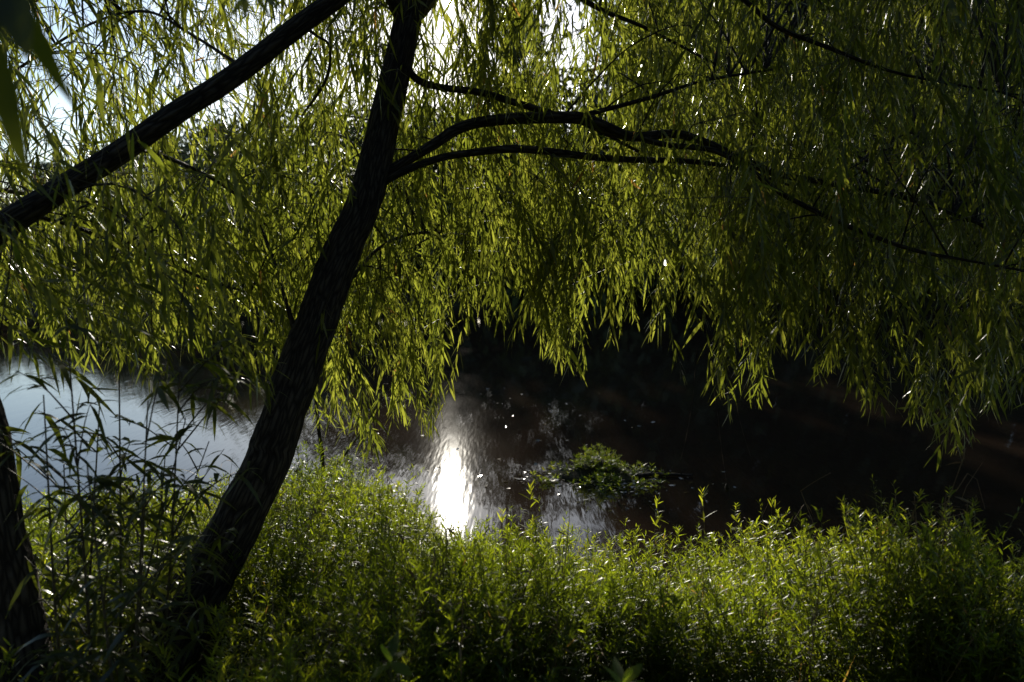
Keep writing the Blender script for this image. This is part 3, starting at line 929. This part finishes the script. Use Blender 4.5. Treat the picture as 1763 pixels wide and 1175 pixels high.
# broad leaved plants at the bottom edge
def broad(px, py, d, leaf_rows, label):
    base = P(px, py + 140, d)
    base[2] = float(ground_z(np.array(base[0]), np.array(base[1]))) - .02
    t = thing('broad_leaf_plant', label, 'plant', tuple(base))
    st, lf = MB(base), MB(base)
    head = P(px, py, d)
    c = spline([base, (base + head) / 2 + np.array([.01, 0, 0]), head], 10)
    tube(st, c, np.linspace(.005, .003, 10), 6)
    st.build('stem', [M['stem']], t)
    for x1, y1, wpx, v, dz in leaf_rows:
        e = P(x1, y1, d + dz)
        dv = e - head
        L = np.linalg.norm(dv)
        lf2 = MB(base)
        leaves(lf2, [head], [dv + np.array([0, 0, .1 * L])], [np.array([0, -.35, .95])], L, wpx * d / FPX, .1, random.gauss(0, .06), 0, v,
               np.linspace(0, 1, 9), np.array([.15, .5, .8, .97, 1, .88, .66, .36, .03]))
        lf2.build('leaf', [M['broad']], t)


broad(672, 1140, 1.5, [(655, 1105, 22, .9, -.05), (700, 1120, 20, .7, .1), (640, 1170, 24, .85, -.1), (710, 1165, 22, .6, -.05), (680, 1085, 20, .3, .12)],
      'small plant with broad oval leaves at the bottom edge left of centre')
broad(1072, 1178, 1.5, [(1030, 1140, 22, .6, 0), (1052, 1130, 20, .75, .08), (1105, 1140, 22, .65, .05), (1090, 1150, 18, .8, -.04), (1112, 1185, 20, .4, -.1), (1028, 1180, 22, .5, -.1)],
      'broad leaved plant fanning up its pointed leaves at the bottom edge right of centre')

# a thin sapling at the water behind the leaning trunk
b0 = P(556, 850, 5.6); b0[2] = float(ground_z(np.array(b0[0]), np.array(b0[1]))) - .05
t = thing('sapling', 'thin bare upright sapling stem right behind the leaning trunk at the water', 'sapling', tuple(b0))
m1 = MB(b0)
tube(m1, spline([b0, P(556, 800, 5.6), P(549, 740, 5.6), P(543, 680, 5.6), P(540, 600, 5.6)], 20), np.linspace(.018, .008, 20), 8, 0, .5, .1)
m1.build('trunk', [M['bark']], t)
m1 = MB(b0)
tube(m1, spline([P(556, 828, 5.6), P(600, 775, 5.5), P(640, 715, 5.4), P(672, 655, 5.3)], 14), np.linspace(.009, .003, 14), 6)
m1.build('branch', [M['bark']], t)
m1 = MB(b0)
br = type('B', (), {})(); br.leaf = m1; br.count = 0
for k in range(16):
    u = random.uniform(.25, 1)
    c = spline([P(556, 828, 5.6), P(600, 775, 5.5), P(640, 715, 5.4), P(672, 655, 5.3)], 30)
    q = c[int(u * 29)]
    e = q + np.array([random.gauss(.05, .13), random.gauss(0, .1), random.uniform(-.28, .05)])
    twig(br, q, (q + e) / 2 + np.array([0, 0, .05]), e, .3, .022, .2, .55, .09)
m1.build('foliage', [M['willow'], M['twig']], t)

# the weed island and what floats around it
c0 = P(1030, 818, 8.0); c0[2] = 0
t = thing('weed_island', 'small mound of green weeds growing out of the water', 'weed island', tuple(c0))
mm = MB(c0)
th = np.linspace(0, 2 * math.pi, 40, endpoint=False)
rows = []
for k, (rr, zz) in enumerate([(1.0, -.03), (.95, .012), (.7, .03), (.42, .10), (.2, .14), (.02, .15)]):
    w_ = np.array([1 + .22 * noise.noise(Vector((math.cos(a) * 1.5, math.sin(a) * 1.5, k * .3))) for a in th])
    rows.append(np.stack([c0[0] + np.cos(th) * rr * .42 * w_, c0[1] + np.sin(th) * rr * .40 * w_, np.full(40, zz)], -1))
i, j = np.meshgrid(np.arange(5), np.arange(40), indexing='ij')
mm.add(np.stack(rows), np.stack([i * 40 + j, i * 40 + (j + 1) % 40, (i + 1) * 40 + (j + 1) % 40, (i + 1) * 40 + j], -1))
mm.build('mud_mat', [M['soil']], t)
fo = MB(c0)
lumps = [(-.02, .0, .17, .30, 110), (.15, .02, .12, .16, 34), (-.14, -.02, .09, .14, 22), (.0, -.40, .18, .09, 40), (.33, -.05, .08, .06, 8)]
for lx, ly, lr, lh, ln in lumps:
    for k in range(ln):
        a, rr = random.uniform(0, 6.28), math.sqrt(random.uniform(0, 1))
        h = max(.04, lh * (1 - .6 * rr * rr) * random.uniform(.55, 1.15))
        weed_geo(fo, c0 + np.array([lx + math.cos(a) * rr * lr, ly + math.sin(a) * rr * lr, .01]), h, (math.cos(a) * .6 * rr + random.gauss(0, .15), math.sin(a) * .6 * rr + random.gauss(0, .15)),
                 16, .055, random.gauss(.28, .18), .15, True, .3)
for k in range(90):
    a, rr = random.uniform(0, 6.28), random.uniform(.5, 1.5)
    weed_geo(fo, c0 + np.array([math.cos(a) * rr * .46, math.sin(a) * rr * .44 - .1, .002]), random.uniform(.02, .06), (random.gauss(0, 1.2), random.gauss(0, 1.2)), 9, .05, random.gauss(.5, .2), .24, False, .15)
fo.build('foliage', [M['weed'], M['stem']], t)

p0 = P(1095, 801, 7.9); p0[2] = .012
p1 = P(1192, 797, 7.9); p1[2] = .018
t = MB(p0)
tube(t, spline([p0, p0 * .6 + p1 * .4 + np.array([0, .02, .01]), p1], 18), np.linspace(.022, .012, 18), 10, 0, .5, .2)
for u in (.25, .5, .8):
    q = p0 * (1 - u) + p1 * u
    tube(t, spline([q, q + np.array([.02, -.02, .05]), q + np.array([.05, -.03, .085])], 5), np.linspace(.007, .003, 5), 5)
o = t.build('floating_branch', [M['bark']])
o.location = p0
tag(o, 'dark waterlogged branch floating right of the weed island', 'branch')

lf = MB()
pts_ = []
for k in range(560):
    g = random.random()
    if g < .6: x, y = c0[0] + random.gauss(0, .42), c0[1] + random.gauss(-.15, .26)
    elif g < .68: x, y = c0[0] + random.uniform(-.3, .5), c0[1] + random.uniform(-1.2, -.4)
    else: x, y = random.uniform(-2.2, 2.2), random.uniform(7.4, 13.5)
    if y < float(shore(np.array(x))) + .1: continue
    if g >= .68 and random.random() < .55: continue
    pts_.append((x, y, .004 + random.uniform(0, .004)))
pts_ = np.array(pts_)
n = len(pts_)
an = rng.uniform(0, 6.28, n)
LL = rng.uniform(.02, .07, n)
leaves(lf, pts_, np.stack([np.cos(an), np.sin(an), rng.uniform(0, .12, n)], -1), np.array([0, 0, 1.]) + rng.normal(0, .1, (n, 3)), LL, LL * rng.uniform(.3, .6, n), 0, 0, 0, rng.uniform(.3, 1, n))
M['wet'] = leaf_mat('wet_leaf', [(0, (.04, .05, .012)), (1, (.13, .09, .03))], [(0, (.05, .06, .01)), (1, (.12, .09, .02))], .2, .16, .6)
tag(lf.build('leaf_litter', [M['wet']]), 'tiny fallen leaves floating on the brown water', kind='stuff')

# tan stone half hidden in the weeds
q = P(505, 1140, 2.9); q[2] = float(ground_z(np.array(q[0]), np.array(q[1]))) + .05
mm = MB(q)
N1, N2 = 14, 20
vv = np.zeros((N1, N2, 3))
for a in range(N1):
    for b in range(N2):
        ph, tt = math.pi * a / (N1 - 1), 2 * math.pi * b / N2
        dv = Vector((math.sin(ph) * math.cos(tt), math.sin(ph) * math.sin(tt), math.cos(ph)))
        s = 1 + .3 * noise.noise(dv * 1.6) + .1 * noise.noise(dv * 5)
        vv[a, b] = q + np.array([dv.x * .040, dv.y * .05, dv.z * .062]) * s
i, j = np.meshgrid(np.arange(N1 - 1), np.arange(N2), indexing='ij')
mm.add(vv, np.stack([i * N2 + j, (i + 1) * N2 + j, (i + 1) * N2 + (j + 1) % N2, i * N2 + (j + 1) % N2], -1))
o = mm.build('stone', [M['stone']])
o.location = q
tag(o, 'tan stone among the weeds right of the leaning trunk base', 'stone')
